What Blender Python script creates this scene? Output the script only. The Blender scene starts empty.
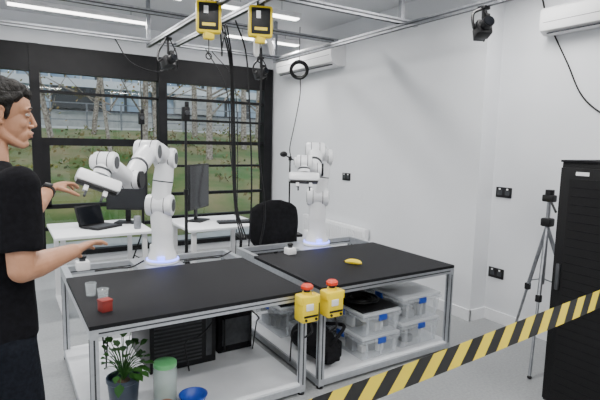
import bpy, bmesh, math, random
from mathutils import Matrix, Vector, noise
V=Vector
random.seed(4)
# ------------------------------------------------------------ camera
H=1.55; FL=480.0; th=math.radians(6.8); rl=0.022; psi=math.radians(32)
F=V((math.sin(psi)*math.cos(th), math.cos(psi)*math.cos(th), -math.sin(th)))
R0=V((math.cos(psi), -math.sin(psi),0)); U0=R0.cross(F)
R=R0*math.cos(rl)+U0*math.sin(rl); U=U0*math.cos(rl)-R0*math.sin(rl)
cam=bpy.data.cameras.new('camera'); co=bpy.data.objects.new('camera',cam); bpy.context.collection.objects.link(co)
co.matrix_world=Matrix(((R.x,U.x,-F.x,0),(R.y,U.y,-F.y,0),(R.z,U.z,-F.z,H),(0,0,0,1)))
cam.sensor_width=36; cam.lens=FL/600*36; cam.clip_start=.05; bpy.context.scene.camera=co

# ------------------------------------------------------------ materials
def mat(name,c,rough=.5,metal=0,nscale=0,c2=None,bump=0,emit=0,coat=0,spec=None,trans=0,alpha=1):
    m=bpy.data.materials.new(name); m.use_nodes=True; nt=m.node_tree; b=nt.nodes['Principled BSDF']
    b.inputs['Base Color'].default_value=(*c,1); b.inputs['Roughness'].default_value=rough; b.inputs['Metallic'].default_value=metal
    b.inputs['Coat Weight'].default_value=coat; b.inputs['Transmission Weight'].default_value=trans; b.inputs['Alpha'].default_value=alpha
    if spec is not None: b.inputs['Specular IOR Level'].default_value=spec
    if emit: b.inputs['Emission Color'].default_value=(*c,1); b.inputs['Emission Strength'].default_value=emit
    if nscale:
        tc=nt.nodes.new('ShaderNodeTexCoord'); n=nt.nodes.new('ShaderNodeTexNoise'); n.inputs['Scale'].default_value=nscale; n.inputs['Detail'].default_value=5
        nt.links.new(tc.outputs['Object'],n.inputs['Vector'])
        if c2:
            r=nt.nodes.new('ShaderNodeValToRGB'); r.color_ramp.elements[0].position=.35; r.color_ramp.elements[1].position=.65
            r.color_ramp.elements[0].color=(*c,1); r.color_ramp.elements[1].color=(*c2,1)
            nt.links.new(n.outputs['Fac'],r.inputs['Fac']); nt.links.new(r.outputs['Color'],b.inputs['Base Color'])
        if bump:
            bn=nt.nodes.new('ShaderNodeBump'); bn.inputs['Strength'].default_value=bump; bn.inputs['Distance'].default_value=.01
            nt.links.new(n.outputs['Fac'],bn.inputs['Height']); nt.links.new(bn.outputs['Normal'],b.inputs['Normal'])
    return m
WALL=mat('wall_paint',(.66,.675,.70),.75,nscale=1.5,c2=(.69,.705,.73))
CEIL=mat('ceiling_paint',(.58,.59,.61),.8,nscale=2,c2=(.61,.62,.64))
TRIM=mat('trim_white',(.74,.75,.77),.5,nscale=3,c2=(.77,.78,.80))
FLOOR=mat('vinyl_floor',(.25,.26,.265),.3,nscale=60,c2=(.31,.32,.325))
FRAME=mat('black_window_frame',(.004,.004,.005),.5,nscale=8,c2=(.007,.007,.008),spec=.2)
ALU=mat('aluminium_profile',(.50,.52,.55),.35,.75,nscale=40,c2=(.56,.58,.61))
GALV=mat('galvanised_steel',(.22,.23,.25),.4,.75,nscale=30,c2=(.30,.31,.33))
MATB=mat('black_rubber_mat',(.006,.006,.0075),.65,nscale=200,c2=(.012,.012,.014),bump=.2,spec=.2)
BLK=mat('black_plastic',(.005,.005,.006),.45,nscale=30,c2=(.009,.009,.010),spec=.3)
BLKM=mat('black_matte',(.006,.006,.007),.85,nscale=30,c2=(.011,.011,.013),spec=.15)
DGR=mat('dark_grey_plastic',(.035,.038,.042),.45,nscale=30,c2=(.05,.053,.058),spec=.3)
RW=mat('robot_white',(.76,.77,.79),.28,nscale=5,c2=(.79,.80,.82),coat=.3)
WPL=mat('white_plastic',(.72,.72,.73),.4,nscale=9,c2=(.75,.75,.76))
DESK=mat('white_laminate',(.78,.80,.83),.35,nscale=9,c2=(.81,.83,.86))
SHELF=mat('white_board',(.66,.68,.71),.5,nscale=9,c2=(.70,.72,.75))
YEL=mat('yellow_plastic',(.78,.58,.01),.4,nscale=20,c2=(.83,.62,.015))
RED=mat('red_plastic',(.62,.04,.012),.35,nscale=20,c2=(.68,.05,.015))
BLUE=mat('blue_plastic',(.01,.05,.36),.4,nscale=20,c2=(.015,.07,.42))
BLED=mat('blue_status_light',(.15,.2,1.0),.4,emit=5)
CLR=mat('clear_plastic',(.72,.77,.82),.22,nscale=6,c2=(.78,.82,.86),alpha=.30)
LID=mat('translucent_lid',(.70,.74,.78),.3,nscale=6,c2=(.76,.79,.83),alpha=.62)
GLS=mat('clear_glass',(.75,.82,.84),.04,alpha=.16,nscale=5,c2=(.8,.86,.88))
SKIN=mat('skin',(.36,.175,.095),.5,nscale=25,c2=(.41,.205,.12))
LIP=mat('lip_skin',(.28,.10,.07),.5,nscale=25,c2=(.31,.115,.08))
HAIR=mat('black_hair',(.004,.0035,.003),.6,nscale=90,c2=(.010,.008,.006),bump=.8,spec=.2)
SHIRT=mat('black_cotton',(.004,.004,.005),.9,nscale=60,c2=(.007,.007,.009),bump=.2,spec=.1)
TROU=mat('dark_denim',(.005,.006,.009),.9,nscale=80,c2=(.009,.011,.016),bump=.2,spec=.1)
EYEW=mat('eye_white',(.5,.48,.45),.2,nscale=9,c2=(.52,.5,.47))
LEAF=mat('leaf_green',(.015,.07,.012),.5,nscale=12,c2=(.04,.13,.02))
TERR=mat('plant_soil',(.05,.03,.02),.9,nscale=50,c2=(.08,.05,.03))
POT=mat('dark_pot',(.02,.03,.05),.4,nscale=9,c2=(.03,.045,.07))
JAR=mat('jar_plastic',(.58,.68,.66),.15,nscale=9,c2=(.63,.73,.70),alpha=.40)
GLID=mat('green_lid',(.12,.42,.16),.35,nscale=9,c2=(.15,.47,.19))
BAN=mat('banana_skin',(.85,.62,.02),.5,nscale=20,c2=(.9,.68,.03))
CARD=mat('brown_red_box',(.20,.018,.014),.6,nscale=20,c2=(.25,.026,.02))
LAMP=mat('lamp_diffuser',(1,.98,.95),.5,emit=8)
SCR=mat('screen_black',(.006,.007,.009),.12,nscale=5,c2=(.008,.009,.012))

# ------------------------------------------------------------ mesh builder
class B:
    def __init__(s,name): s.n=name; s.bm=bmesh.new(); s.m=[]
    def mi(s,m):
        if m not in s.m: s.m.append(m)
        return s.m.index(m)
    def box(s,lo,hi,m,rz=0,piv=None,bev=0,rot=None):
        lo=V(lo);hi=V(hi); c=(lo+hi)/2; sz=hi-lo
        return s.obox(c,sz,m,rot if rot else Matrix.Rotation(rz,3,'Z'),bev)
    def obox(s,c,sz,m,rot=None,bev=0):
        rot=rot or Matrix.Identity(3); c=V(c); i=s.mi(m)
        t=bmesh.new(); bmesh.ops.create_cube(t,size=1)
        for v in t.verts: v.co=V((v.co.x*sz[0],v.co.y*sz[1],v.co.z*sz[2]))
        if bev: bmesh.ops.bevel(t,geom=t.edges[:],offset=bev,segments=2,affect='EDGES',profile=.5)
        mp={}
        for v in t.verts: mp[v]=s.bm.verts.new(c+rot@v.co)
        for f in t.faces:
            nf=s.bm.faces.new([mp[v] for v in f.verts]); nf.material_index=i; nf.smooth=bool(bev)
        t.free(); return s
    def rings(s,rs,m,cap=True,smooth=True):
        i=s.mi(m); vs=[[s.bm.verts.new(p) for p in r] for r in rs]; n=len(rs[0])
        for a,b in zip(vs,vs[1:]):
            for k in range(n):
                f=s.bm.faces.new((a[k],a[(k+1)%n],b[(k+1)%n],b[k])); f.material_index=i; f.smooth=smooth
        if cap:
            f=s.bm.faces.new(vs[0][::-1]); f.material_index=i; f=s.bm.faces.new(vs[-1]); f.material_index=i
        return s
    def tube(s,pts,rad,m,n=12,cat=0,round_=False):
        pts=[V(p) for p in pts]
        if not hasattr(rad,'__len__'): rad=[rad]*len(pts)
        if cat:
            P=[pts[0]*2-pts[1]]+pts+[pts[-1]*2-pts[-2]]; q=[];rr=[]
            for k in range(len(pts)-1):
                a,b,c,d=P[k:k+4]
                for j in range(cat):
                    t=j/cat; q.append(.5*((2*b)+(c-a)*t+(2*a-5*b+4*c-d)*t*t+(3*b-a-3*c+d)*t**3)); rr.append(rad[k]*(1-t)+rad[k+1]*t)
            pts=q+[pts[-1]]; rad=rr+[rad[-1]]
        if round_:
            d0=(pts[1]-pts[0]).normalized(); d1=(pts[-1]-pts[-2]).normalized(); a=[];ra=[]
            for k in range(4):
                an=math.pi/2*(k/4); a.append(pts[0]-d0*rad[0]*math.cos(an)); ra.append(rad[0]*max(.08,math.sin(an)))
            z=[];rz=[]
            for k in range(3,-1,-1):
                an=math.pi/2*(k/4); z.append(pts[-1]+d1*rad[-1]*math.cos(an)); rz.append(rad[-1]*max(.08,math.sin(an)))
            pts=a+pts+z; rad=ra+list(rad)+rz
        rs=[];prev=None
        for k,p in enumerate(pts):
            t=(pts[min(k+1,len(pts)-1)]-pts[max(k-1,0)]).normalized()
            if prev is None:
                x=t.orthogonal().normalized()
            else:
                x=(prev-t*prev.dot(t)).normalized()
            prev=x; y=t.cross(x)
            rs.append([p+(x*math.cos(2*math.pi*j/n)+y*math.sin(2*math.pi*j/n))*rad[k] for j in range(n)])
        return s.rings(rs,m)
    def cyl(s,p,q,r,m,n=20,r2=None): return s.tube([p,q],[r,r if r2 is None else r2],m,n)
    def ell(s,c,rad,m,rot=None,n=20,k=12):
        rot=rot or Matrix.Identity(3); c=V(c); rs=[]
        for a in range(k+1):
            ph=math.pi*a/k; sr=max(.02,math.sin(ph))
            rs.append([c+rot@V((rad[0]*sr*math.cos(2*math.pi*j/n),rad[1]*sr*math.sin(2*math.pi*j/n),-rad[2]*math.cos(ph))) for j in range(n)])
        return s.rings(rs,m)
    def lathe(s,c,prof,m,n=24,sx=1,sy=1,rot=None):
        c=V(c); rot=rot or Matrix.Identity(3)
        return s.rings([[c+rot@V((r*sx*math.cos(2*math.pi*j/n),r*sy*math.sin(2*math.pi*j/n),z)) for j in range(n)] for r,z in prof],m)
    def torus(s,c,Rr,r,m,axis=(0,0,1),n=28,k=8):
        c=V(c); ax=V(axis).normalized(); x=ax.orthogonal().normalized(); y=ax.cross(x); i=s.mi(m)
        vs=[]
        for a in range(n):
            d=x*math.cos(2*math.pi*a/n)+y*math.sin(2*math.pi*a/n)
            vs.append([s.bm.verts.new(c+d*(Rr+r*math.cos(2*math.pi*j/k))+ax*r*math.sin(2*math.pi*j/k)) for j in range(k)])
        for a in range(n):
            for j in range(k):
                f=s.bm.faces.new((vs[a][j],vs[(a+1)%n][j],vs[(a+1)%n][(j+1)%k],vs[a][(j+1)%k])); f.material_index=i; f.smooth=True
        return s
    def quad(s,pts,m):
        f=s.bm.faces.new([s.bm.verts.new(V(p)) for p in pts]); f.material_index=s.mi(m); return s
    def mesh(s):
        bmesh.ops.recalc_face_normals(s.bm,faces=s.bm.faces[:])
        me=bpy.data.meshes.new(s.n); s.bm.to_mesh(me); s.bm.free()
        for m in s.m: me.materials.append(m)
        me.set_sharp_from_angle(angle=math.radians(38)); return me
    def done(s,parent=None):
        o=bpy.data.objects.new(s.n,s.mesh()); bpy.context.collection.objects.link(o)
        if parent: o.parent=parent
        return o
def fuse(b,vox,it=4,parent=None,disp=0):
    name=b.n; o=b.done(); m=o.modifiers.new('r','REMESH'); m.mode='VOXEL'; m.voxel_size=vox; m.use_smooth_shade=True
    sm=o.modifiers.new('s','SMOOTH'); sm.iterations=it; sm.factor=.6
    dg=bpy.context.evaluated_depsgraph_get(); me=bpy.data.meshes.new_from_object(o.evaluated_get(dg)); mt=o.data.materials[0]
    bpy.data.objects.remove(o)
    me.materials.clear(); me.materials.append(mt)
    me.name=name; o2=bpy.data.objects.new(name,me); bpy.context.collection.objects.link(o2)
    for p in me.polygons: p.use_smooth=True; p.material_index=0
    if disp:
        for v in me.vertices:
            v.co+=v.normal*disp*(noise.noise(V((v.co.x*60,v.co.y*90,v.co.z*25)))+.3*noise.noise(v.co*160))
    if parent: o2.parent=parent
    return o2
def empty(n):
    e=bpy.data.objects.new(n,None); bpy.context.collection.objects.link(e); return e

# ------------------------------------------------------------ room shell
CZ=2.95
B('floor').box((-3,-2.5,-.1),(3.95,6.5,0),FLOOR).done()
B('ceiling').box((-3,-2.5,CZ),(3.95,6.5,CZ+.1),CEIL).done()
B('wall_right').box((3.5,2.7,0),(3.95,6.5,CZ),WALL).done()
B('wall_right_recess').box((3.7,-2.5,0),(3.95,2.7,CZ),WALL).done()
B('wall_left').box((-3.1,-2.5,0),(-3,6.5,CZ),WALL).done()
B('wall_rear').box((-3.1,-2.6,0),(3.95,-2.5,CZ),WALL).done()
w=B('wall_back'); w.box((-3,6.45,2.61),(3.5,6.6,CZ),WALL); w.box((-3,6.45,0),(3.5,6.6,.10),WALL); w.done()
b=B('baseboard_right'); b.box((3.485,2.685,0),(3.5,6.44,.10),TRIM); b.box((3.485,2.685,0),(3.70,2.70,.10),TRIM); b.done()
B('baseboard_right_recess').box((3.685,-2.5,0),(3.70,2.684,.10),TRIM).done()
w=B('window_1')
w.box((-3,6.40,2.30),(3.46,6.5,2.61),FRAME)
w.box((-3,6.40,.10),(3.5,6.5,.16),FRAME)
for x,wd in ((-2.9,.1),(-1.5,.1),(.37,.10),(1.84,.11),(3.40,.14)):
    w.box((x-wd/2,6.38,.1),(x+wd/2,6.5,2.61),FRAME)
def bars(x0,x1,zs):
    for z,h in zs: w.box((x0,6.41,z-h/2),(x1,6.48,z+h/2),FRAME)
bars(-2.9,.32,((2.05,.03),(1.55,.07),(1.0,.04),(.6,.04)))
bars(.42,1.79,((2.08,.03),(1.50,.09),(.72,.05),(.45,.04)))
bars(1.9,3.34,((2.10,.035),(1.82,.03),(1.52,.05),(1.2,.03),(.82,.04),(.5,.04)))
w.box((.42,6.41,.72),(.50,6.48,1.46),FRAME)
gl=bpy.data.materials.new('window_glass'); gl.use_nodes=True; nt=gl.node_tree; nt.nodes.clear()
o_=nt.nodes.new('ShaderNodeOutputMaterial'); mx=nt.nodes.new('ShaderNodeMixShader'); t_=nt.nodes.new('ShaderNodeBsdfTransparent'); g_=nt.nodes.new('ShaderNodeBsdfGlossy'); g_.inputs['Roughness'].default_value=.02
t_.inputs[0].default_value=(.86,.92,.93,1); mx.inputs[0].default_value=.07
nt.links.new(t_.outputs[0],mx.inputs[1]); nt.links.new(g_.outputs[0],mx.inputs[2]); nt.links.new(mx.outputs[0],o_.inputs[0])
w.quad([(-2.9,6.45,.12),(3.4,6.45,.12),(3.4,6.45,2.4),(-2.9,6.45,2.4)],gl)
w.done()

# ------------------------------------------------------------ outside
GR=mat('grass_bank',(.06,.15,.025),.95,nscale=1.1,c2=(.24,.21,.09),bump=.6)
PATH=mat('concrete_path',(.40,.40,.39),.9,nscale=3,c2=(.50,.50,.49))
g=B('ground_outside')
prof=[(6.6,-.1),(8,-.1),(10,.45),(14,1.35),(17,1.80),(18,1.85),(25,2.1),(45,2.2)]
def gz(y):
    for (a,za),(c,zc) in zip(prof,prof[1:]):
        if a<=y<=c: return za+(zc-za)*(y-a)/(c-a)
    return prof[-1][1]
ys=[6.6+ (45-6.6)*(i/60)**1.4 for i in range(61)]; xs=[-25+i*1.2 for i in range(60)]
i0=g.mi(GR); i1=g.mi(PATH); grid=[[g.bm.verts.new((x,y,gz(y)+(.22 if y<17 else .03)*noise.noise(V((x*.5,y*.5,0)))*min(1,(y-6.6)/3))) for x in xs] for y in ys]
for a in range(60):
    for c in range(59):
        f=g.bm.faces.new((grid[a][c],grid[a][c+1],grid[a+1][c+1],grid[a+1][c])); f.material_index=i1 if 18.5<ys[a]<23 or ys[a]<8 else i0; f.smooth=True
g.done()
CONC=mat('concrete',(.34,.35,.36),.9,nscale=3,c2=(.46,.47,.48)); BGL=mat('building_glass',(.25,.36,.50),.3,nscale=1,c2=(.50,.60,.70)); PANW=mat('white_cladding',(.66,.69,.72),.6,nscale=1,c2=(.74,.77,.80))
bl=B('building')
bl.box((-18,27,1.9),(40,36,2.9),CONC)
bl.box((-18,26.9,2.9),(40,36,3.0),DGR)
bl.box((-18,27.2,3.0),(40,36,4.1),BGL)
bl.box((-18,26.8,4.1),(40,36,4.5),PANW); bl.box((-18,27.2,4.5),(40,36,5.3),BGL); bl.box((-18,26.8,5.3),(40,36,5.5),PANW)
for i in range(80): bl.box((-18+i*.72,26.95,3.0),(-17.92+i*.72,27.2,5.3),(PANW,DGR)[i%2])
for i in range(9): bl.box((-16+i*6.1,26.7,3.02),(-13.6+i*6.1,27.1,4.05),(CONC,DGR)[i%2])
bl.done()
rf=B('outdoor_fence')
for i in range(36): rf.box((-14+i*1.1,17.6,gz(17.6)-.1),(-13.95+i*1.1,17.65,gz(17.6)+.85),GALV)
for z in (.3,.58,.85): rf.box((-14,17.61,gz(17.6)+z),(25,17.64,gz(17.6)+z+.035),GALV)
rf.done()
BARK=mat('tree_bark',(.16,.12,.09),.9,nscale=20,c2=(.46,.41,.35)); AUT=mat('autumn_leaves',(.40,.20,.04),.8,nscale=4,c2=(.16,.22,.05)) 
def tree(x,y,h,r,leaf):
    t=B('tree'); z0=gz(y)-.25; top=V((x+random.uniform(-.6,.6),y,z0+h)); base=V((x,y,z0))
    t.tube([base,base.lerp(top,.5)+V((random.uniform(-.25,.25),0,0)),top],[r,r*.7,r*.25],BARK,8,cat=4)
    for k in range(15):
        s=base.lerp(top,random.uniform(.2,.95)); an=random.uniform(0,6.28); L=random.uniform(.7,1.8)
        e=s+V((math.cos(an)*L,math.sin(an)*L*.6,L*random.uniform(.3,.9)))
        t.tube([s,s.lerp(e,.5)+V((0,0,-.08)),e],[r*.32,r*.2,r*.06],BARK,6,cat=3)
        for q in range(leaf):
            c=s.lerp(e,random.uniform(.4,1.05))+V([random.gauss(0,.2) for _ in range(3)]); d=V([random.uniform(-1,1) for _ in range(3)]).normalized(); u=d.orthogonal().normalized()*.045; v=d.cross(u).normalized()*.03
            t.quad([c-u,c-v,c+u,c+v],AUT)
    t.done()
for a in ((1.2,14,5,.08,10),(2.2,11.5,4.5,.05,8),(3.1,12.5,5.5,.09,12),(4.1,15,5.5,.09,10),(4.9,12.6,6,.10,10),(5.7,16,6,.11,12),(6.6,14,6,.10,14),(-.9,13.5,5,.09,16),(.2,15.5,5,.08,14),(8.1,16,6,.12,10),(-2.5,16,5,.1,10),(9.8,16.5,6,.1,8),(2.5,16.4,6,.08,6)): tree(*a)
sh=B('shrubs'); BUSH=mat('shrub_leaves',(.24,.15,.05),.9,nscale=3,c2=(.08,.16,.025))
for k in range(75):
    x=random.uniform(-3,9); y=random.uniform(9.0,16.5); s=random.uniform(.12,.32)
    for q in range(26):
        c=V((x,y,gz(y)+.08))+V((random.gauss(0,s*1.3),random.gauss(0,s),abs(random.gauss(0,s*.7)))); d=V([random.uniform(-1,1) for _ in range(3)]).normalized(); u=d.orthogonal().normalized()*.06; v=d.cross(u).normalized()*.035
        sh.quad([c-u,c-v,c+u,c+v],BUSH)
sh.done()

# ------------------------------------------------------------ workbenches
ZT=.666
def bench(x0,x1):
    b=B('workbench'); y0,y1,y2=2.36,3.29,3.62; p=.04
    b.box((x0,y0,ZT-.02),(x1,y1,ZT),MATB)
    for x in (x0,x1-p):
        b.box((x,y0,ZT-.02-p),(x+p,y2,ZT-.0205),ALU)
        b.box((x,y0,.022),(x+p,y2,.022+p),ALU)
        for y in (y0,y2-p): 
            b.box((x+.0005,y+.0005,.015),(x+p-.0005,y+p-.0005,ZT-.021),ALU)
            b.cyl((x+.02,y+.02,0),(x+.02,y+.02,.018),.022,BLK)
            for (dx,dy,sx,sy) in ((.02,-.0004,.008,.002),(-.0004,.02,.002,.008),(.0404,.02,.002,.008)):
                b.box((x+dx-sx/2,y+dy-sy/2,.065),(x+dx+sx/2,y+dy+sy/2,ZT-.07),DGR)
    for y in (y0,y1-p,y2-p):
        b.box((x0+p,y,ZT-.02-p),(x1-p,y+p,ZT-.0205),ALU)
        b.box((x0+p,y-.0008,ZT-.044),(x1-p,y,ZT-.036),DGR)
    for y in (y0,y2-p): b.box((x0+p,y,.022),(x1-p,y+p,.062),ALU)
    b.box((x0+.002,y2-p,ZT-.02),(x1-.002,y2,ZT),ALU)
    for x in (x0,x1-p): b.box((x,y1,ZT-.02),(x+p,y2-p,ZT),ALU)
    xm=(x0+x1)/2; b.box((xm-.16,y1+.001,ZT-.03),(xm+.16,y2-p-.001,ZT-.001),ALU)
    b.box((x0+.003,y0+.003,.062),(x1-.003,y2-.003,.074),SHELF)
    b.done()
bench(.32,1.545); bench(1.645,2.85)

# ------------------------------------------------------------ robot arms
def robot(bs,sh,ea,eb,fe,wr,hd,ax,hax):
    b=B('robot_arm'); bs=V(bs);sh=V(sh);ea=V(ea);eb=V(eb);fe=V(fe);wr=V(wr);hd=V(hd);ax=V(ax).normalized()
    b.lathe(bs,[(.115,0),(.12,.004),(.12,.018),(.112,.026)],RW,28,1,.9)
    b.lathe(bs+V((0,0,.026)),[(.108,0),(.10,.03),(.082,.07),(.074,.12),(.073,.17),(.074,.18)],RW,28)
    b.obox(bs+V((0,.10,.06)),(.12,.08,.11),RW,bev=.012)
    b.torus(bs+V((0,0,.028)),.109,.006,BLED)
    b.obox(bs+V((-.04,-.1,.05)),(.05,.012,.03),BLED,bev=.003)
    zc=bs.z+.206
    b.cyl((bs.x,bs.y,zc),(bs.x,bs.y,zc+.008),.070,DGR,28)
    top=V((bs.x,bs.y,zc+.008))
    b.tube([top,top.lerp(sh,.5),sh],[.074,.074,.070],RW,24,cat=4,round_=True)
    def drum(c,a,r,L):
        a=V(a).normalized()
        b.tube([c-a*L/2,c-a*L*.47,c-a*L*.4,c+a*L*.4,c+a*L*.47,c+a*L/2],[r*.72,r*.93,r,r,r*.93,r*.72],RW,28)
        b.cyl(c-a*(L/2+.002),c-a*(L/2-.002),r*.6,DGR,24); b.cyl(c+a*(L/2-.002),c+a*(L/2+.002),r*.6,DGR,24)
        for k in (-.22,.22): b.cyl(c+a*(L*k-.0025),c+a*(L*k+.0025),r*1.015,DGR,28)
    drum(sh,ax,.078,.19)
    mid=sh.lerp(ea,.5); d=(ea-sh).normalized()
    b.tube([sh,sh.lerp(ea,.3),mid],[.070,.066,.070],RW,24,cat=4,round_=True)
    b.cyl(mid,mid+d*.008,.0715,DGR,28)
    b.tube([mid+d*.008,sh.lerp(ea,.75),ea],[.070,.066,.066],RW,24,cat=4,round_=True)
    drum(ea,ax,.072,.15)
    b.tube([ea,ea.lerp(eb,.5)+V((0,0,.03)),eb],[.066,.062,.068],RW,24,cat=5,round_=True)
    drum(eb,ax,.076,.16)
    m2=eb.lerp(fe,.42); d=(fe-eb).normalized()
    b.tube([eb,m2],[.068,.062],RW,24,round_=True); b.cyl(m2+d*.05,m2+d*.068,.0635,DGR,28)
    b.tube([m2+d*.03,eb.lerp(fe,.7),fe],[.060,.056,.055],RW,24,cat=4,round_=True)
    drum(fe,ax,.056,.13)
    b.cyl(fe+ax*.055,fe+ax*.078,.052,BLK,24); b.cyl(fe-ax*.078,fe-ax*.055,.052,BLK,24)
    b.tube([fe,fe.lerp(wr,.5),wr],[.050,.048,.052],RW,24,cat=4,round_=True)
    drum(wr,ax,.058,.12)
    d=(hd-wr).normalized(); b.tube([wr,wr+d*.05],[.05,.046],RW,24)
    b.cyl(wr+d*.05,wr+d*.062,.048,DGR,28); b.cyl(wr+d*.062,wr+d*.085,.046,RW,28)
    hx=V(hax).normalized(); hz=d; hx=(hx-hz*hx.dot(hz)).normalized(); hy=hz.cross(hx)
    rot=Matrix((hx,hy,hz)).transposed(); c=wr+d*.12
    b.obox(c,(.235,.075,.07),RW,rot,bev=.018)
    b.obox(c+hz*.038,(.21,.05,.014),BLK,rot,bev=.003)
    b.obox(c-hy*.04,(.10,.006,.03),DGR,rot,bev=.001)
    for sgn in (-1,1):
        b.obox(c+hz*.058+hx*sgn*.05,(.024,.03,.035),WPL,rot,bev=.003); b.obox(c+hz*.085+hx*sgn*.043,(.012,.022,.04),DGR,rot,bev=.002)
    b.cyl(wr-ax*.075,wr-ax*.06,.04,WPL,24); b.cyl(wr-ax*.078,wr-ax*.074,.02,BLK,20)
    return b.done()
robot((.97,3.42,ZT),(.957,3.42,1.085),(1.0,3.42,1.42),(.84,3.28,1.47),(.65,2.97,1.31),(.49,2.80,1.42),(.43,2.74,1.29),(.85,-.53,0),(.99,.06,.02))
robot((2.33,3.44,ZT),(2.33,3.44,1.085),(2.37,3.42,1.43),(2.22,3.33,1.48),(2.10,3.17,1.34),(1.98,3.12,1.40),(1.95,3.07,1.26),(.85,-.53,0),(.85,-.5,-.08))

# ------------------------------------------------------------ things on the benches
def estop_box(x,y,z,s=1.0):
    b=B('emergency_stop_button'); b.obox((x,y,z+.03*s),(.085*s,.085*s,.06*s),WPL,bev=.008); b.cyl((x,y,z+.06*s),(x,y,z+.075*s),.02*s,DGR); b.lathe((x,y,z+.075*s),[(.016*s,0),(.026*s,.006*s),(.026*s,.018*s),(.015*s,.026*s)],BLK); b.done()
estop_box(.44,3.46,.666,1.0)
estop_box(1.93,3.22,.666,.9)
b=B('drinking_glass')
for (x,y,h,r) in ((.40,2.84,.075,.030),(.445,2.73,.065,.030)):
    b.lathe((x,y,ZT),[(r*.8,0),(r*.85,.004),(r,h),(r*.94,h),(r*.8,.008),(.002,.008)],GLS); b.torus((x,y,ZT+h),r*.97,.0015,GLS,n=24,k=6)
b.done()
b=B('small_gift_box'); rz=Matrix.Rotation(.3,3,'Z'); b.obox((.425,2.555,ZT+.027),(.055,.055,.054),CARD,rz,bev=.003); b.obox((.425,2.555,ZT+.058),(.059,.059,.010),CARD,rz,bev=.002); b.done()
b=B('banana'); c=V((2.18,2.72,ZT+.02)); pts=[];rr=[]
for i in range(11):
    t=i/10; an=-.9+1.8*t; pts.append(c+V((.075*math.sin(an)*1.1,.08*(math.cos(an)-.85),0))); rr.append([.006,.012,.017,.0195,.02,.02,.02,.019,.016,.010,.005][i])
pts=[c+Matrix.Rotation(-1.0,3,'Z')@(p-c) for p in pts]
b.tube(pts,rr,BAN,8,cat=2); b.cyl(pts[0],pts[0]+(pts[0]-pts[1])*1.0,.005,TERR,8); b.done()
for x in (1.50,1.68):
    b=B('emergency_stop_station'); y=2.30
    b.obox((x,y,.585),(.115,.10,.16),YEL,bev=.012)
    b.obox((x-.01,y-.052,.60),(.05,.006,.04),WPL,bev=.002); b.obox((x,y-.051,.545),(.095,.004,.012),BLK)
    b.cyl((x-.035,y-.056,.525),(x-.035,y-.05,.525),.008,BLK); b.cyl((x+.035,y-.056,.525),(x+.035,y-.05,.525),.008,BLK)
    for s in (-1,1): b.obox((x+s*.06,y-.01,.64),(.012,.07,.05),YEL,bev=.004)
    b.cyl((x,y,.66),(x,y,.68),.03,YEL); b.cyl((x,y,.68),(x,y,.694),.02,BLK)
    b.lathe((x,y,.694),[(.02,0),(.036,.006),(.037,.022),(.026,.032)],RED)
    b.tube([(x+.02,y,.51),(x+.03,y-.02,.44),(x+.02,y+.04,.38)],.006,BLK,8,cat=6)
    b.done()

# ------------------------------------------------------------ under the benches
Z1=.0745
def sbox(x0,y0,z0,sx,sy,sz,fill=None):
    b=B('storage_box')
    def ring(z,i): return [(x0+i,y0+i,z),(x0+sx-i,y0+i,z),(x0+sx-i,y0+sy-i,z),(x0+i,y0+sy-i,z)]
    b.rings([[V(p) for p in ring(z0,.025)],[V(p) for p in ring(z0+sz-.04,.01)]],CLR,smooth=False)
    b.box((x0,y0,z0+sz-.045),(x0+sx,y0+sy,z0+sz-.022),CLR,bev=.005)
    b.box((x0+.005,y0+.005,z0+sz-.022),(x0+sx-.005,y0+sy-.005,z0+sz-.001),LID,bev=.006)
    for k in (.15,.5,.85): b.box((x0+sx*k-.005,y0+.006,z0+.02),(x0+sx*k+.005,y0+.02,z0+sz-.05),CLR)
    for yy in (y0-.006,y0+sy-.006): b.box((x0+sx/2-.035,yy,z0+sz-.06),(x0+sx/2+.035,yy+.012,z0+sz-.02),BLUE,bev=.003)
    for xx in (x0-.004,x0+sx-.008): b.box((xx,y0+sy/2-.04,z0+sz-.06),(xx+.012,y0+sy/2+.04,z0+sz-.02),BLUE,bev=.003)
    rnd=random.Random(int(x0*100+z0*1000))
    for k in range(18):
        px=x0+.04+rnd.random()*(sx-.14); py=y0+.04+rnd.random()*(sy-.2); hh=sz*(.25+.4*rnd.random())
        b.box((px,py,z0+.012),(px+.05+.05*rnd.random(),py+.06+.08*rnd.random(),z0+hh),rnd.choice([fill,DGR,BLK,DGR,GALV,CONC]),bev=.004)
    b.done()
sbox(2.40,2.42,Z1,.40,.52,.19,SHELF); sbox(2.40,2.42,Z1+.191,.40,.52,.19,WPL); 
sbox(2.02,2.40,Z1,.355,.5,.165,WPL); sbox(2.02,2.40,Z1+.166,.355,.5,.165,SHELF)
sbox(2.34,3.02,Z1,.44,.5,.23,DGR); sbox(2.34,3.02,Z1+.231,.44,.5,.21,WPL)
sbox(1.72,3.0,Z1,.5,.45,.24,DGR)
b=B('cable_tray_coil'); c=V((2.19,2.64,Z1+.335))
b.box((2.04,2.43,Z1+.3325),(2.36,2.86,Z1+.3425),BLK)
for k in range(5): b.torus(c+V((0,0,.018+.008*(k%2))),.06+.022*k if k<4 else .1,.009,BLK)
b.done()
b=B('shoulder_bag'); b.tube([(1.80,2.50,Z1+.098),(1.80,2.62,Z1+.125),(1.80,2.80,Z1+.098)],[.092,.115,.092],BLKM,16,cat=5,round_=True)
b.tube([(1.76,2.46,Z1+.12),(1.84,2.42,Z1+.23),(1.93,2.5,Z1+.25),(1.86,2.64,Z1+.23)],.012,BLKM,8,cat=6)
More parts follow.
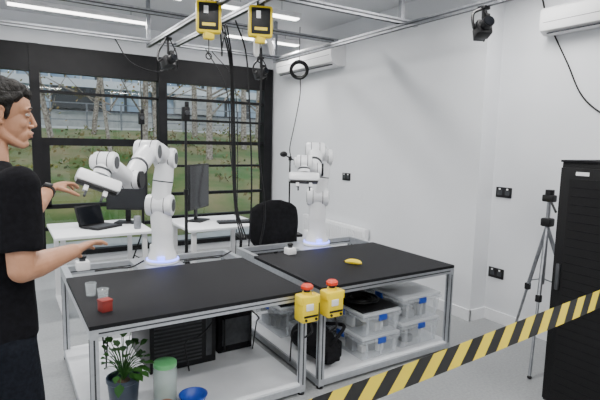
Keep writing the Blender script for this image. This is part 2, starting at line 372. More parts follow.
b.obox((1.90,2.6,Z1+.085),(.05,.22,.12),BLKM,bev=.015); b.obox((1.80,2.43,Z1+.09),(.11,.03,.09),BLKM,bev=.012); b.done()
b=B('desktop_computer'); b.box((.74,2.92,Z1),(1.18,3.42,Z1+.36),BLK,bev=.006)
for i in range(11): b.box((.77,2.917,Z1+.04+i*.025),(1.08,2.921,Z1+.05+i*.025),DGR)
b.box((1.11,2.916,Z1+.05),(1.15,2.921,Z1+.30),DGR); b.done()
b=B('robot_controller'); b.box((1.23,3.0,Z1),(1.49,3.4,Z1+.32),BLKM,bev=.006); b.box((1.26,2.997,Z1+.05),(1.47,3.0,Z1+.24),DGR); 
for s in (1.26,1.46): b.tube([(s,2.995,Z1+.03),(s,2.96,Z1+.04),(s,2.96,Z1+.25),(s,2.995,Z1+.26)],.007,BLK,8)
b.done()
b=B('controller_unit'); b.box((1.74,3.02,Z1+.2425),(2.06,3.4,Z1+.42),BLK,bev=.006); b.box((1.77,3.017,Z1+.27),(2.03,3.021,Z1+.39),DGR); b.done()
b=B('potted_plant'); c=V((.52,2.62,Z1))
b.lathe(c,[(.065,0),(.07,.01),(.085,.16),(.09,.165),(.09,.185),(.081,.185),(.077,.16)],POT); b.lathe(c+V((0,0,.155)),[(.077,0),(.01,.008)],TERR)
for k in range(46):
    an=random.uniform(0,6.28); L=random.uniform(.03,.17); hh=random.uniform(.04,.22); s=c+V((0,0,.16)); e=s+V((math.cos(an)*L*.8,math.sin(an)*L*.8,hh))
    md=s.lerp(e,.5)+V((0,0,.03)); b.tube([s,md,e],[.003,.0025,.002],LEAF,6,cat=4)
    d=(e-md).normalized(); sd=d.cross(V((0,0,1))).normalized(); up=sd.cross(d); l=random.uniform(.045,.075); wd=l*.34
    P=[e,e+d*l*.35+sd*wd-up*.005,e+d*l*.7+sd*wd*.8-V((0,0,.012)),e+d*l-V((0,0,.03)),e+d*l*.7-sd*wd*.8-V((0,0,.012)),e+d*l*.35-sd*wd-up*.005]
    b.quad(P,LEAF)
b.done()
b=B('storage_jar'); c=V((.735,2.57,Z1)); 
b.lathe(c,[(.058,0),(.064,.006),(.066,.20),(.060,.215),(.056,.215),(.058,.19),(.056,.01),(.002,.01)],JAR)
b.lathe(c+V((0,0,.008)),[(.054,.004),(.055,.06),(.02,.07)],LEAF)
b.lathe(c+V((0,0,.212)),[(.060,0),(.064,.003),(.064,.026),(.05,.032),(.002,.032)],GLID); b.done()
b=B('blue_bowl'); c=V((.86,2.46,Z1)); b.lathe(c,[(.03,0),(.035,.008),(.065,.035),(.08,.065),(.074,.065),(.06,.04),(.03,.014),(.002,.012)],BLUE); b.done()
b=B('terracotta_pot'); c=V((.70,2.44,Z1)); b.lathe(c,[(.03,0),(.032,.002),(.04,.05),(.045,.05),(.045,.065),(.038,.065),(.034,.05),(.002,.045)],mat('terracotta',(.22,.09,.04),.8,nscale=30,c2=(.28,.12,.06))); b.done()
b=B('bench_cables')
for (x,y,dx) in ((1.35,2.9,.1),(.66,3.2,-.1),(1.15,2.8,-.15),(.46,3.1,.05),(1.58,2.6,.02)):
    b.tube([(x,y,.61),(x+dx*.3,y-.05,.45),(x+dx,y-.08,.36),(x+dx*1.4,y+.03,.28),(x+dx*1.2,y+.05,.08)],.005,BLK,8,cat=6)
for k,(x0,x1) in enumerate(((.5,.83),(1.11,1.5))):
    b.tube([(x0,3.36,ZT+.006),(x0*.6+x1*.4,3.32,ZT+.02),(x0*.3+x1*.7,3.34,ZT+.01),(x1,3.40,ZT+.03)],.006,BLK,8,cat=8)
b.done()

# ------------------------------------------------------------ desks, chair
def desk(x0,x1,y0,y1):
    b=B('office_desk'); b.box((x0,y0,.695),(x1,y1,.72),DESK,bev=.003)
    for x in (x0+.05,x1-.09):
        b.box((x,y0+.06,.03),(x+.04,y0+.1,.695),WPL); b.box((x,y1-.1,.03),(x+.04,y1-.06,.695),WPL); b.box((x,y0+.03,0),(x+.04,y1-.03,.03),WPL)
    b.box((x0+.09,y1-.09,.62),(x1-.09,y1-.07,.69),WPL); b.done()
desk(.35,1.17,4.38,5.15); desk(1.46,2.26,4.26,5.0)
b=B('laptop'); c=V((.78,4.75,.72)); rz=Matrix.Rotation(.6,3,'Z')
b.obox(c+V((0,0,.01)),(.30,.22,.018),BLK,rz,bev=.003); b.obox(c+rz@V((0,-.02,.02)),(.26,.12,.002),DGR,rz)
b.obox(c+rz@V((0,.15,.105)),(.30,.010,.20),BLK,rz@Matrix.Rotation(-.3,3,'X'),bev=.003); b.obox(c+rz@V((0,.142,.105)),(.27,.004,.17),SCR,rz@Matrix.Rotation(-.3,3,'X')); b.done()
def monitor(x,y,z,rzv,w=.5,h=.32):
    b=B('computer_monitor'); rz=Matrix.Rotation(rzv,3,'Z'); c=V((x,y,z))
    b.obox(c+V((0,0,.008)),(.22,.16,.014),BLK,rz,bev=.003); b.obox(c+rz@V((0,.03,.15)),(.05,.02,.28),BLK,rz,bev=.003)
    b.obox(c+V((0,0,.13+h/2)),(w,.03,h),BLK,rz,bev=.006); b.obox(c+rz@V((0,-.016,.13+h/2)),(w-.03,.003,h-.03),SCR,rz); b.done()
monitor(1.72,4.74,.72,.75,.44,.46); monitor(1.05,4.92,.72,-.5,.40,.40)
b=B('keyboard'); rz=Matrix.Rotation(-.2,3,'Z'); b.obox((2.02,4.48,.73),(.36,.14,.018),BLK,rz,bev=.003)
for i in range(11):
    for j in range(4): b.obox(V((2.02,4.48,.741))+rz@V((-.16+i*.032,-.05+j*.032,0)),(.026,.026,.006),DGR,rz)
b.done()
b=B('drink_can'); b.lathe((1.06,4.55,.72),[(.028,0),(.033,.006),(.033,.11),(.028,.12)],GALV); b.done()
b=B('office_chair'); c=V((2.14,3.97,0)); rz=Matrix.Rotation(-.2,3,'Z')
for k in range(5):
    a=k*2*math.pi/5+.3; d=V((math.cos(a),math.sin(a),0)); b.tube([c+V((0,0,.11)),c+d*.25+V((0,0,.075))],[.028,.018],BLK,10); b.cyl(c+d*.25+V((-.02,0,.028)),c+d*.25+V((.02,0,.028)),.028,BLK); b.cyl(c+d*.25+V((0,0,.04)),c+d*.25+V((0,0,.08)),.012,BLK,8)
b.cyl(c+V((0,0,.09)),c+V((0,0,.42)),.03,BLK); b.obox(c+V((0,0,.43)),(.2,.2,.03),BLK,rz,bev=.005)
b.obox(c+V((0,0,.48)),(.48,.42,.08),BLKM,rz,bev=.035)
b.tube([c+rz@V((0,-.16,.44)),c+rz@V((0,-.22,.5)),c+rz@V((0,-.22,.65))],.022,BLK,10,cat=4)
rs=[]
for k in range(13):
    u=k/12; z=.58+.45*u; hw=(.205+.03*math.sin(math.pi*u))*(1-.75*max(0,(u-.75)/.25)**3)*(1-.4*max(0,(.15-u)/.15)**2); y=-.19-.03*math.sin(math.pi*u); th_=.03*(1-.6*max(0,(u-.8)/.2))
    ring=[]
    for j in range(16):
        a=2*math.pi*j/16; x=hw*math.copysign(abs(math.cos(a))**.6,math.cos(a)); ring.append(c+rz@V((x,y+th_*math.sin(a)+1.1*x*x,z)))
    rs.append(ring)
b.rings(rs,BLKM)
for s in (-1,1):
    b.tube([c+rz@V((s*.2,0,.44)),c+rz@V((s*.27,0,.48)),c+rz@V((s*.27,0,.66))],.014,BLK,8,cat=4); b.obox(c+rz@V((s*.27,0,.675)),(.06,.25,.03),BLK,rz,bev=.01)
b.done()
b=B('radiator'); b.box((3.42,4.10,.15),(3.485,5.4,.60),TRIM,bev=.006)
for i in range(32): b.box((3.412,4.13+i*.0395,.18),(3.421,4.15+i*.0395,.57),TRIM)
for y in (4.2,5.3): b.box((3.44,y,0),(3.46,y+.02,.15),TRIM)
b.done()
def stand(n,x,y,top,cam_=True,leg=.35):
    b=B(n); 
    for k in range(3):
        a=k*2.094+.4; d=V((math.cos(a),math.sin(a),0)); b.tube([(x,y,.55),V((x,y,.01))+d*leg],[.009,.009],BLK,8); b.tube([(x,y,.2),V((x,y,.25))+d*leg*.52],.006,BLK,6); b.ell(V((x,y,.012))+d*leg,(.015,.015,.012),BLK,n=8,k=6)
    b.cyl((x,y,.15),(x,y,1.1),.014,BLK,12); b.cyl((x,y,1.1),(x,y,top-.08),.010,BLK,12); b.cyl((x,y,1.08),(x,y,1.13),.02,BLK,12); b.cyl((x,y,.53),(x,y,.57),.024,BLK,12)
    if cam_:
        b.obox((x,y,top-.03),(.055,.07,.12),BLK,bev=.008); b.cyl((x,y-.035,top-.02),(x,y-.06,top-.02),.02,DGR)
        b.obox((x+.01,y,top+.05),(.03,.03,.05),BLK,bev=.005)
    b.done()
stand('camera_stand',1.35,4.02,1.80,True,.2); stand('camera_stand',1.32,5.4,1.80,True,.2)
b=B('microphone_stand'); x,y=2.97,5.0
for k in range(3):
    a=k*2.094+1; d=V((math.cos(a),math.sin(a),0)); b.tube([(x,y,.3),V((x,y,.01))+d*.25],.008,BLK,8)
b.cyl((x,y,.1),(x,y,1.36),.010,BLK); b.tube([(x-.07,y,1.40),(x+.05,y,1.34)],.008,BLK,8); b.ell((x-.09,y,1.41),(.05,.03,.035),BLK); b.obox((x,y,1.36),(.03,.03,.05),BLK); b.done()

# ------------------------------------------------------------ wall items
def ac(x,y0,y1,z0,dp,h):
    b=B('air_conditioner')
    prof=[(x-.001,z0+.01),(x-dp*.55,z0),(x-dp*.9,z0+h*.15),(x-dp,z0+h*.4),(x-dp*.96,z0+h*.9),(x-dp*.8,z0+h),(x-.001,z0+h)]
    b.rings([[V((px,y,pz)) for px,pz in prof] for y in (y0,y0+.01,y1-.01,y1)],WPL,smooth=False)
    b.box((x-dp*.85,y0+.05,z0+h*.06),(x-dp*.5,y1-.05,z0+h*.10),DGR,rot=Matrix.Rotation(-.35,3,'Y')); 
    b.box((x-dp-.002,y0+.03,z0+h*.42),(x-dp+.003,y1-.03,z0+h*.435),DGR)
    b.done()
ac(3.5,4.65,5.95,2.45,.22,.28); ac(3.7,1.2,2.28,2.41,.15,.20)
def sock(x,y,z):
    b=B('wall_socket'); b.box((x-.012,y-.075,z-.045),(x,y+.075,z+.045),BLK,bev=.003)
    for dy in (-.037,.037):
        b.box((x-.014,y+dy-.022,z-.022),(x-.011,y+dy+.022,z+.018),DGR); b.box((x-.016,y+dy-.008,z+.022),(x-.011,y+dy+.008,z+.036),WPL)
    b.done()
sock(3.5,4.56,1.16); sock(3.7,2.58,1.16); sock(3.7,2.60,.44)
b=B('wall_cable'); b.tube([(3.693,2.40,CZ),(3.693,2.33,2.62),(3.693,2.12,2.2),(3.693,1.95,1.9),(3.693,1.6,1.65),(3.693,1.2,1.3)],.006,BLK,8,cat=8); b.done()
b=B('coiled_cable'); c=V((3.17,5.16,2.43))
for k in range(4): b.torus(c+V((.004*k,.006*k,.006*k)),.088+.012*(k%3),.008,BLK,(.5,.84,.1+.06*k))
b.tube([c+V((0,0,.11)),c+V((.0,0,.30)),(3.17,5.16,CZ)],.005,BLK,8); b.tube([c+V((.02,0,-.1)),c+V((.02,0,-.3)),c+V((-.06,-.02,-.65)),(3.0,5.06,1.5),(2.99,5.02,1.38)],.006,BLK,8,cat=6); b.done()

# ------------------------------------------------------------ ceiling rig + lamps
ZR=2.50
rg=B('ceiling_rig')
def ext(p,q,s=.04):
    p=V(p);q=V(q); lo=V((min(p.x,q.x)-s/2,min(p.y,q.y)-s/2,min(p.z,q.z)-s/2)); hi=V((max(p.x,q.x)+s/2,max(p.y,q.y)+s/2,max(p.z,q.z)+s/2)); rg.box(lo,hi,GALV)
    d=q-p; L=d.length; d.normalize()
    if abs(d.z)<.5:
        rg.obox((p+q)/2+V((0,0,-s/2)),(abs(d.x)*L*.98+.014*abs(d.y)+.0,abs(d.y)*L*.98+.014*abs(d.x),.003),BLK)
        rg.obox((p+q)/2,(abs(d.x)*L*.98+(s+.002)*abs(d.y),abs(d.y)*L*.98+(s+.002)*abs(d.x),.012),DGR)
ext((1.33,2.9,ZR),(1.33,5.1,ZR)); ext((2.8,.3,ZR),(2.8,5.1,ZR)); ext((1.62,2.9,ZR+.041),(1.62,5.1,ZR+.041))
ext((-.9,3.0,ZR+.041),(2.95,3.0,ZR+.041)); ext((-.9,5.1,ZR+.041),(2.95,5.1,ZR+.041)); ext((-.9,.4,ZR+.041),(2.95,.4,ZR+.041)); ext((-.8,.3,ZR),(-.8,5.1,ZR))
ext((-.9,4.1,ZR+.082),(2.95,4.1,ZR+.082))
for x in (-.8,1.33,2.8):
    for y in (.4,3.0,5.1): ext((x,y,ZR+.06),(x,y,CZ-.02),.035)
rg.done()
def lamp(x0,x1,y,z=2.80):
    b=B('linear_ceiling_lamp'); b.box((x0,y-.05,z),(x1,y+.05,z+.05),WPL,bev=.005); b.box((x0+.02,y-.04,z-.012),(x1-.02,y+.04,z),LAMP)
    for x in (x0+.2,x1-.2): b.cyl((x,y,z+.05),(x,y,CZ),.004,GALV,8)
    b.done()
    l=bpy.data.lights.new('lamp_light','AREA'); l.shape='RECTANGLE'; l.size=x1-x0-.05; l.size_y=.08; l.energy=LE*(x1-x0); l.color=(1,.985,.965)
    o=bpy.data.objects.new('lamp_light',l); o.location=((x0+x1)/2,y,z-.016); bpy.context.collection.objects.link(o)
LE=26
for y in (5.48,4.34,2.2,.6,-1.0):
    for x0,x1 in ((-2.3,-.9),(.1,1.45),(1.8,2.65) if y==4.34 else (2.35,3.35)): lamp(x0,x1,y)
for (x,y) in ((1.27,3.28),(1.62,3.18)):
    b=B('spring_balancer'); z=2.40
    rz=Matrix.Rotation(-.35,3,'Z')
    b.obox((x,y,z),(.175,.07,.22),YEL,rz,bev=.02); b.obox((x,y,z),(.135,.082,.18),BLK,rz,bev=.006); b.obox(V((x-.02,y,z+.04))+rz@V((0,-.042,0)),(.03,.004,.05),WPL,rz); b.obox(V((x,y,z-.055))+rz@V((0,-.042,0)),(.09,.004,.02),YEL,rz)
    b.torus((x,y,z+.125),.025,.006,BLK,(0,1,0)); b.obox((x,y,z-.125),(.07,.05,.05),YEL,bev=.008); b.cyl((x,y,z-.15),(x,y,z-.24),.004,BLK,8); b.torus((x,y,z-.262),.02,.005,BLK,(0,1,0),16,6); b.done()
def mocap(n,x,y,z,top,rzv):
    b=B(n); rz=Matrix.Rotation(rzv,3,'Z')@Matrix.Rotation(-.35,3,'X'); c=V((x,y,z))
    b.tube([(x,y,top),(x,y,top-.03),c+V((0,0,.07))],.012,BLK,8); b.obox((x,y,top-.012),(.06,.06,.023),BLK,bev=.004)
    b.obox(c,(.10,.09,.10),BLK,rz,bev=.012); b.cyl(c+rz@V((0,-.05,0)),c+rz@V((0,-.10,0)),.038,BLK); b.cyl(c+rz@V((0,-.1,0)),c+rz@V((0,-.104,0)),.032,SCR)
    b.obox(c+rz@V((0,.06,.0)),(.07,.04,.08),DGR,rz,bev=.004); b.obox(c+V((.03,0,.075)),(.04,.05,.05),BLK,rz,bev=.004)
    b.tube([c+rz@V((.03,.06,0)),c+V((.1,.06,-.05)),c+V((.09,.03,.08)),(x+.02,y,top-.02)],.006,BLK,8,cat=5)
    b.tube([c+rz@V((-.05,.0,.03)),c+V((-.09,.0,.0)),c+V((-.08,.02,.09)),(x-.02,y,top-.02)],.010,BLK,8,cat=5)
    b.done()
mocap('motion_capture_camera',2.78,2.19,2.33,ZR-.02,-.5); mocap('motion_capture_camera',1.35,4.5,2.26,ZR-.02,.3); mocap('motion_capture_camera',2.6,5.08,2.33,ZR+.02,.3)
b=B('white_tool_hanger'); b.tube([(1.72,3.35,ZR+.02),(1.72,3.35,2.32)],.008,WPL,8); b.tube([(1.72,3.35,2.38),(1.68,3.33,2.30),(1.66,3.32,2.2)],[.03,.035,.02],WPL,12,cat=4,round_=True); b.tube([(1.73,3.35,2.38),(1.78,3.33,2.30),(1.79,3.32,2.22)],[.02,.02,.015],WPL,12,cat=4,round_=True); b.done()
b=B('hanging_cables')
def hc(pts,r=.006): b.tube(pts,r,BLK,8,cat=8)
for k in range(3):
    o=.025*k
    hc([(1.62+o,3.9,ZR+.02),(1.70+o*.5,3.9,2.2),(1.72+o*.6,3.9,1.6),(1.73+o*.4,3.85,1.0),(1.75+o,3.75,.70)],.007)
hc([(1.80,3.6,ZR+.02),(1.86,3.62,2.2),(1.86,3.65,1.5),(1.93,3.66,.95),(1.9,3.7,.6),(1.9,3.75,.3)],.010)
hc([(1.66,3.7,ZR+.02),(1.76,3.7,2.25),(1.80,3.7,1.7),(1.82,3.7,1.1),(1.80,3.72,.5),(1.8,3.74,.1),(1.8,3.8,.012)],.007)
hc([(1.35,3.3,ZR-.02),(1.42,3.4,2.2),(1.5,3.6,2.25),(1.62,3.8,ZR)],.006)
hc([(1.9,5.0,ZR+.02),(2.1,4.9,2.1),(2.15,4.9,1.4),(2.2,4.85,.9),(2.2,4.9,.73)],.006)
hc([(2.0,5.08,ZR+.02),(2.25,5.05,2.2),(2.3,5.05,1.5),(2.3,5.05,.8),(2.3,5.1,.012)],.005)
hc([(1.0,5.08,ZR+.02),(1.15,5.05,2.3),(1.45,5.05,2.25),(1.6,5.08,ZR)],.006)
b.done()

# ------------------------------------------------------------ rack cabinet
b=B('server_rack_cabinet'); x0,x1,y0,y1,zt=2.69,3.35,.72,1.52,1.475
RK=mat('rack_black',(.004,.004,.0045),.5,nscale=300,c2=(.007,.007,.008),bump=.3,spec=.2)
b.box((x0,y0,.06),(x1,y1,zt),RK,bev=.004)
b.box((x0-.02,y0+.005,.08),(x0-.001,y1-.005,zt-.03),RK,bev=.003)
b.box((x0-.024,y0+.06,.14),(x0-.0195,y1-.06,zt-.09),RK)
for i in range(26): b.box((x0-.0265,y0+.07,.16+i*.047),(x0-.024,y1-.07,.165+i*.047),BLKM)
b.box((x0-.035,y1-.05,.75),(x0-.02,y1-.03,.9),DGR,bev=.003); b.box((x0-.022,y1-.16,zt-.07),(x0-.0195,y1-.09,zt-.05),WPL)
b.box((x0-.01,y0-.005,zt),(x1,y1+.005,zt+.012),BLKM)
for x in (x0+.06,x1-.06):
    for y in (y0+.06,y1-.06): b.cyl((x-.012,y,.03),(x+.012,y,.03),.03,BLK); b.box((x-.02,y-.02,.045),(x+.02,y+.02,.062),DGR)
b.done()
b=B('tripod'); x,y=3.27,1.92
for e in ((2.97,1.78),(3.40,2.22),(3.5,1.66)):
    a=V((x,y,1.02)); f=V((e[0],e[1],.012)); d=(f-a); b.tube([a+V((0,0,-.02)),a+d*.5],[.014,.014],GALV,8); b.tube([a+d*.48,f],[.010,.010],GALV,8); b.obox(a+d*.5,(.035,.035,.05),BLK,bev=.005); b.ell(f,(.016,.016,.012),BLK,n=8,k=6)
    b.tube([V((x,y,.62)),a+d*.45],.005,GALV,6)
b.cyl((x,y,.58),(x,y,1.2),.013,GALV); b.obox((x,y,1.03),(.07,.07,.06),BLK,bev=.01); b.obox((x,y,1.2),(.06,.08,.05),BLK,bev=.008); b.cyl((x,y,1.22),(x,y,1.26),.03,BLK); b.tube([(x,y,1.2),(x-.08,y-.1,1.12)],.008,BLK,8); b.done()

# ------------------------------------------------------------ barrier tape
tm=bpy.data.materials.new('hazard_tape'); tm.use_nodes=True; nt=tm.node_tree; bs=nt.nodes['Principled BSDF']; bs.inputs['Roughness'].default_value=.4
tc=nt.nodes.new('ShaderNodeTexCoord'); sp=nt.nodes.new('ShaderNodeSeparateXYZ'); nt.links.new(tc.outputs['Object'],sp.inputs[0])
ma=nt.nodes.new('ShaderNodeMath'); ma.operation='MULTIPLY_ADD'; nt.links.new(sp.outputs['Z'],ma.inputs[0]); ma.inputs[1].default_value=-.7; nt.links.new(sp.outputs['X'],ma.inputs[2])
mb=nt.nodes.new('ShaderNodeMath'); mb.operation='MULTIPLY'; mb.inputs[1].default_value=1/.125; nt.links.new(ma.outputs[0],mb.inputs[0])
mc=nt.nodes.new('ShaderNodeMath'); mc.operation='FRACT'; nt.links.new(mb.outputs[0],mc.inputs[0])
md=nt.nodes.new('ShaderNodeMath'); md.operation='GREATER_THAN'; md.inputs[1].default_value=.5; nt.links.new(mc.outputs[0],md.inputs[0])
mxc=nt.nodes.new('ShaderNodeMix'); mxc.data_type='RGBA'; mxc.inputs[6].default_value=(.85,.66,.04,1); mxc.inputs[7].default_value=(.006,.006,.006,1); nt.links.new(md.outputs[0],mxc.inputs[0]); nt.links.new(mxc.outputs[2],bs.inputs['Base Color'])
b=B('barrier_tape'); i0=b.mi(tm); rows=[]
for k in range(61):
    t=k/60; x=.25+2.41*t; y=.87+.15*t; z=.912+.027*t-.008*math.sin(math.pi*t); tw=.004*math.sin(7*t)
    rows.append([b.bm.verts.new((x,y+tw,z-.038)),b.bm.verts.new((x,y-tw,z+.038))])
for a,c in zip(rows,rows[1:]):
    f=b.bm.faces.new((a[0],c[0],c[1],a[1])); f.material_index=i0; f.smooth=True
b.done()
b=B('barrier_post'); x,y=.225,.87; b.lathe((x,y,0),[(.16,0),(.165,.01),(.15,.03),(.03,.05)],BLK); b.cyl((x,y,.04),(x,y,.95),.025,BLK); b.lathe((x,y,.95),[(.03,0),(.033,.01),(.02,.03)],BLK); b.done()

# ------------------------------------------------------------ the man
man=empty('man')
cT=V((-.03,1.95,0)); fw=V((.92,.39,0)).normalized(); lf=V((-fw.y,fw.x,0))
def T(a,l,z): return cT+fw*a+lf*l+V((0,0,z))
def ring(a,l,z,rx,ry,n=28,p=.85):
    out=[]
    for j in range(n):
        t=2*math.pi*j/n; c,s=math.cos(t),math.sin(t)
        out.append(T(a+rx*math.copysign(abs(c)**p,c), l+ry*math.copysign(abs(s)**p,s), z))
    return out
RSH=T(.0,-.185,1.395); LSH=T(.0,.185,1.395)
REL=V((.043,1.745,1.125)); RWR=V((.215,1.925,1.132)); 
LEL=V((.095,2.36,1.225)); LWR=V((.195,2.60,1.300))
sb=B('tshirt')
sb.rings([ring(-.01,0,.86,.118,.165),ring(-.01,0,.95,.118,.160),ring(-.005,0,1.06,.108,.152),ring(0,0,1.18,.112,.162),ring(.005,0,1.28,.12,.175),ring(0,0,1.36,.11,.185),ring(-.01,0,1.41,.092,.175),ring(-.015,0,1.445,.072,.12),ring(-.01,0,1.465,.062,.075)],SHIRT)
for S,E in ((RSH,REL),(LSH,LEL)):
    d=E-S; sb.ell(S,(.068,.068,.065),SHIRT); sb.tube([S,S+d*.3,S+d*.78],[.066,.065,.064],SHIRT,18,cat=3)
ts=fuse(sb,.008,5,man)
for v in ts.data.vertices:
    v.co+=v.normal*.008*noise.noise(V((v.co.x*14,v.co.y*14,v.co.z*5)))
hd=V((.012,1.985,1.630)); hf=V((.992,.10,-.08)).normalized(); hl=V((0,0,1)).cross(hf).normalized(); hu=hf.cross(hl); HR=Matrix((hf,hl,hu)).transposed()
def Hh(x,y,z): return hd+HR@V((x,y,z))
def ery(a): return HR@Matrix.Rotation(a,3,'Y')
k=B('skin')
k.ell(Hh(-.015,0,.030),(.092,.074,.085),SKIN,HR,28,18)
k.ell(Hh(.036,0,.030),(.050,.060,.055),SKIN,HR,24,16)
k.ell(Hh(.026,0,-.028),(.056,.057,.075),SKIN,ery(.12),24,16)
k.ell(Hh(.050,0,-.070),(.036,.038,.036),SKIN,HR,20,14)
k.ell(Hh(.068,0,-.100),(.019,.022,.016),SKIN,HR)
for s in (-1,1):
    k.tube([Hh(-.014,s*.056,-.03),Hh(-.010,s*.053,-.066),Hh(.030,s*.036,-.094),Hh(.064,s*.012,-.106)],[.016,.016,.014,.013],SKIN,12,cat=4,round_=True)
    k.ell(Hh(.048,s*.034,-.030),(.026,.020,.022),SKIN,HR)
    k.tube([Hh(.078,s*.010,.020),Hh(.078,s*.028,.024),Hh(.066,s*.048,.018)],[.0075,.008,.007],SKIN,10,cat=3,round_=True)
    k.ell(Hh(.089,s*.012,-.038),(.0095,.0065,.007),SKIN,HR)
    k.tube([Hh(-.004,s*.074,.008),Hh(-.016,s*.082,.018),Hh(-.028,s*.084,.002),Hh(-.022,s*.081,-.022),Hh(-.010,s*.075,-.036)],[.005,.006,.0065,.006,.007],SKIN,10,cat=4,round_=True)
    k.ell(Hh(-.013,s*.075,-.008),(.012,.007,.024),SKIN,HR,12,8)
k.tube([Hh(.078,0,.016),Hh(.090,0,-.006),Hh(.1015,0,-.030)],[.0075,.008,.0088],SKIN,14,cat=4,round_=True)
k.tube([Hh(.088,0,-.036),Hh(.097,0,-.035)],[.009,.0075],SKIN,12,round_=True)
k.ell(Hh(.078,0,-.064),(.018,.026,.018),SKIN,HR)
k.tube([Hh(.080,-.018,-.0625),Hh(.0935,0,-.0595),Hh(.080,.018,-.0625)],[.003,.0055,.003],SKIN,10,cat=4,round_=True)
k.tube([Hh(.079,-.016,-.0710),Hh(.0915,0,-.0725),Hh(.079,.016,-.0710)],[.003,.006,.003],SKIN,10,cat=4,round_=True)
k.tube([Hh(-.028,0,-.03),Hh(-.032,0,-.08),T(.002,0,1.47),T(-.005,0,1.40)],[.052,.051,.054,.068],SKIN,20,cat=4)
for S,E,W in ((RSH,REL,RWR),(LSH,LEL,LWR)):
    k.tube([S+(E-S)*.4,S+(E-S)*.7,E],[.047,.045,.042],SKIN,18,cat=3,round_=True)
    k.tube([E,E+(W-E)*.28,E+(W-E)*.65,W],[.042,.045,.036,.028],SKIN,18,cat=4,round_=True)
def hand(W,d,nrm,side,curl,spread=.08,tcurl=.3):
    d=V(d).normalized(); nrm=V(nrm); nrm=(nrm-d*nrm.dot(d)).normalized(); sv=V(side); sv=(sv-d*sv.dot(d)-nrm*sv.dot(nrm)).normalized()
    rs=[]
    for t,wd,tk in ((-.02,.026,.021),(.01,.030,.019),(.035,.039,.017),(.065,.043,.0155),(.085,.040,.012),(.094,.034,.008)):
        rs.append([W+d*t+sv*wd*math.cos(2*math.pi*j/18)+nrm*tk*math.sin(2*math.pi*j/18) for j in range(18)])
    k.rings(rs,SKIN)
    k.ell(W+d*.045+sv*.028+nrm*.008,(.028,.02,.017),SKIN,Matrix((d,sv,nrm)).transposed())
    for i,(off,L) in enumerate(((.031,.071),(.0105,.080),(-.0105,.074),(-.031,.058))):
        p=W+d*(.084-(.006 if i in(0,3) else 0))+sv*off; dr=(d+sv*(off/.031)*spread).normalized(); pts=[p]; a=0
        for seg,fr in enumerate((.46,.31,.23)):
            a+=curl[i]*(1,1.1,.8)[seg]; dd=dr*math.cos(a)+nrm*math.sin(a); p=p+dd*L*fr; pts.append(p)
        k.tube(pts,[.0092,.0086,.0078,.0066],SKIN,10,cat=3,round_=True)
    p=W+d*.028+sv*.030+nrm*.006; td=(d*.65+sv*.75+nrm*tcurl).normalized(); t2=(d*.9+sv*.35+nrm*(tcurl+.2)).normalized()
    k.tube([p,p+td*.042,p+td*.042+t2*.030,p+td*.042+t2*.054],[.014,.0115,.0105,.008],SKIN,10,cat=3,round_=True)
hand(RWR,(.12,.11,.02),(.25,-.25,-.9),(-.6,.75,.25),(.22,.16,.20,.28),.16,.2)
hand(LWR,(.78,.58,.26),(.40,.1,-.9),(.3,-.85,.2),(.36,.38,.40,.42),.06,.75)
fuse(k,.0030,4,man)
h=B('hair')
h.ell(Hh(-.026,0,.046),(.091,.081,.084),HAIR,HR,28,18)
h.ell(Hh(.018,0,.082),(.066,.064,.040),HAIR,ery(.15),24,16)
h.ell(Hh(.052,0,.076),(.036,.050,.027),HAIR,ery(.35))
h.ell(Hh(-.062,0,.0),(.046,.062,.062),HAIR,HR)
for s in (-1,1):
    h.tube([Hh(.040,s*.052,.066),Hh(.012,s*.068,.045),Hh(-.02,s*.074,.035)],[.016,.014,.016],HAIR,10,cat=3,round_=True)
    h.tube([Hh(.010,s*.068,.040),Hh(.008,s*.0695,.010),Hh(.004,s*.067,-.018)],[.014,.009,.005],HAIR,10,cat=3,round_=True)
fuse(h,.004,3,man,disp=.0035)
f=B('face_details')
for s in (-1,1):
    f.ell(Hh(.0715,s*.031,.002),(.0085,.0125,.0065),EYEW,HR,16,10); f.ell(Hh(.0775,s*.031,.002),(.003,.005,.005),HAIR,HR,12,8)
    f.tube([Hh(.084,s*.012,.021),Hh(.0845,s*.028,.0275),Hh(.073,s*.050,.022)],[.0025,.004,.002],HAIR,8,cat=4)
    f.tube([Hh(.072,s*.018,.004),Hh(.0810,s*.030,.0085),Hh(.072,s*.044,.003)],[.0022,.0030,.0022],SKIN,8,cat=4)
    f.tube([Hh(.072,s*.019,-.004),Hh(.0795,s*.030,-.0055),Hh(.071,s*.043,-.003)],[.0018,.0024,.0018],SKIN,8,cat=4)
    f.tube([Hh(.073,s*.019,.005),Hh(.0823,s*.030,.0072),Hh(.0725,s*.044,.002)],.0009,HAIR,6,cat=4)
f.tube([Hh(.081,-.019,-.0625),Hh(.0945,0,-.0600),Hh(.081,.019,-.0625)],[.0028,.0052,.0028],LIP,10,cat=4,round_=True)
f.tube([Hh(.080,-.017,-.0705),Hh(.0925,0,-.0720),Hh(.080,.017,-.0705)],[.0028,.0056,.0028],LIP,10,cat=4,round_=True)
f.done(man)
t=B('trousers')
t.rings([ring(-.01,0,.98,.10,.145),ring(-.01,0,.92,.112,.155),ring(-.015,0,.85,.115,.165),ring(-.01,0,.80,.10,.16)],TROU)
ft=[]
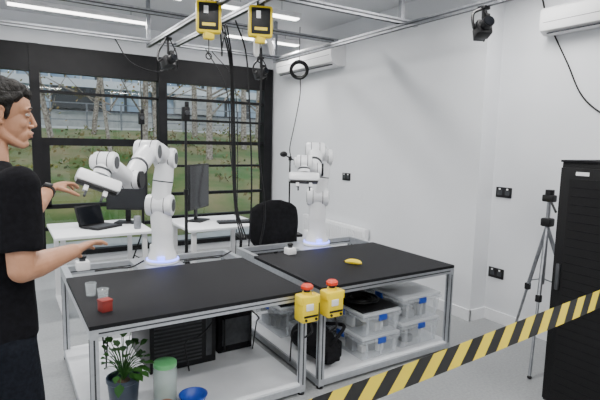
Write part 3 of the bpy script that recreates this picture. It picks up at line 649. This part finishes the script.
for s in (-1,1):
    hip=T(-.01,s*.085,.84); kn=T(.03,s*.11,.47); an=T(-.03,s*.12,.07); t.tube([hip,hip.lerp(kn,.5),kn,kn.lerp(an,.4),an],[.09,.082,.064,.062,.052],TROU,18,cat=4); ft.append(an)
fuse(t,.009,5,man)
s_=B('shoes')
for a in ft:
    base=V((a.x,a.y,0)); RR=Matrix((fw,lf,V((0,0,1)))).transposed()
    s_.rings([[base+RR@V((x+.0,wd*math.cos(q),.012+ (hh)*max(0,math.sin(q)) - .011*max(0,-math.sin(q)))) for q in [2*math.pi*j/16 for j in range(16)]] for x,wd,hh in ((-.085,.02,.03),(-.07,.034,.075),(0,.038,.085),(.06,.044,.06),(.12,.046,.042),(.17,.036,.032),(.19,.015,.018))],BLKM)
s_.done(man)
wb=B('wrist_watch'); d=(LWR-LEL).normalized(); c=LWR-d*.035
wb.tube([c-d*.012,c+d*.012],[.0355,.0345],BLK,24); up=(V((0,-.5,.6))-d*V((0,-.5,.6)).dot(d)).normalized(); wb.obox(c+up*.036,(.038,.038,.012),BLK,Matrix((d,d.cross(up),up)).transposed(),bev=.004); wb.done(man)

# ------------------------------------------------------------ world
wd=bpy.data.worlds.new('sky'); bpy.context.scene.world=wd; wd.use_nodes=True; nt=wd.node_tree; bg=nt.nodes['Background']
sk=nt.nodes.new('ShaderNodeTexSky'); sk.sky_type='HOSEK_WILKIE'; sk.sun_direction=V((-.4,-.5,.6)).normalized(); sk.turbidity=6
mx=nt.nodes.new('ShaderNodeMix'); mx.data_type='RGBA'; mx.inputs[0].default_value=.7; mx.inputs[7].default_value=(.72,.80,.92,1)
nt.links.new(sk.outputs[0],mx.inputs[6]); nt.links.new(mx.outputs[2],bg.inputs[0]); bg.inputs[1].default_value=1.4
l=bpy.data.lights.new('sun','SUN'); l.energy=1.6; l.angle=.3; l.color=(1,.97,.92); o=bpy.data.objects.new('sun',l); o.rotation_euler=V((-.3,-.6,.7)).to_track_quat('Z','Y').to_euler(); o.location=(0,12,12); bpy.context.collection.objects.link(o)
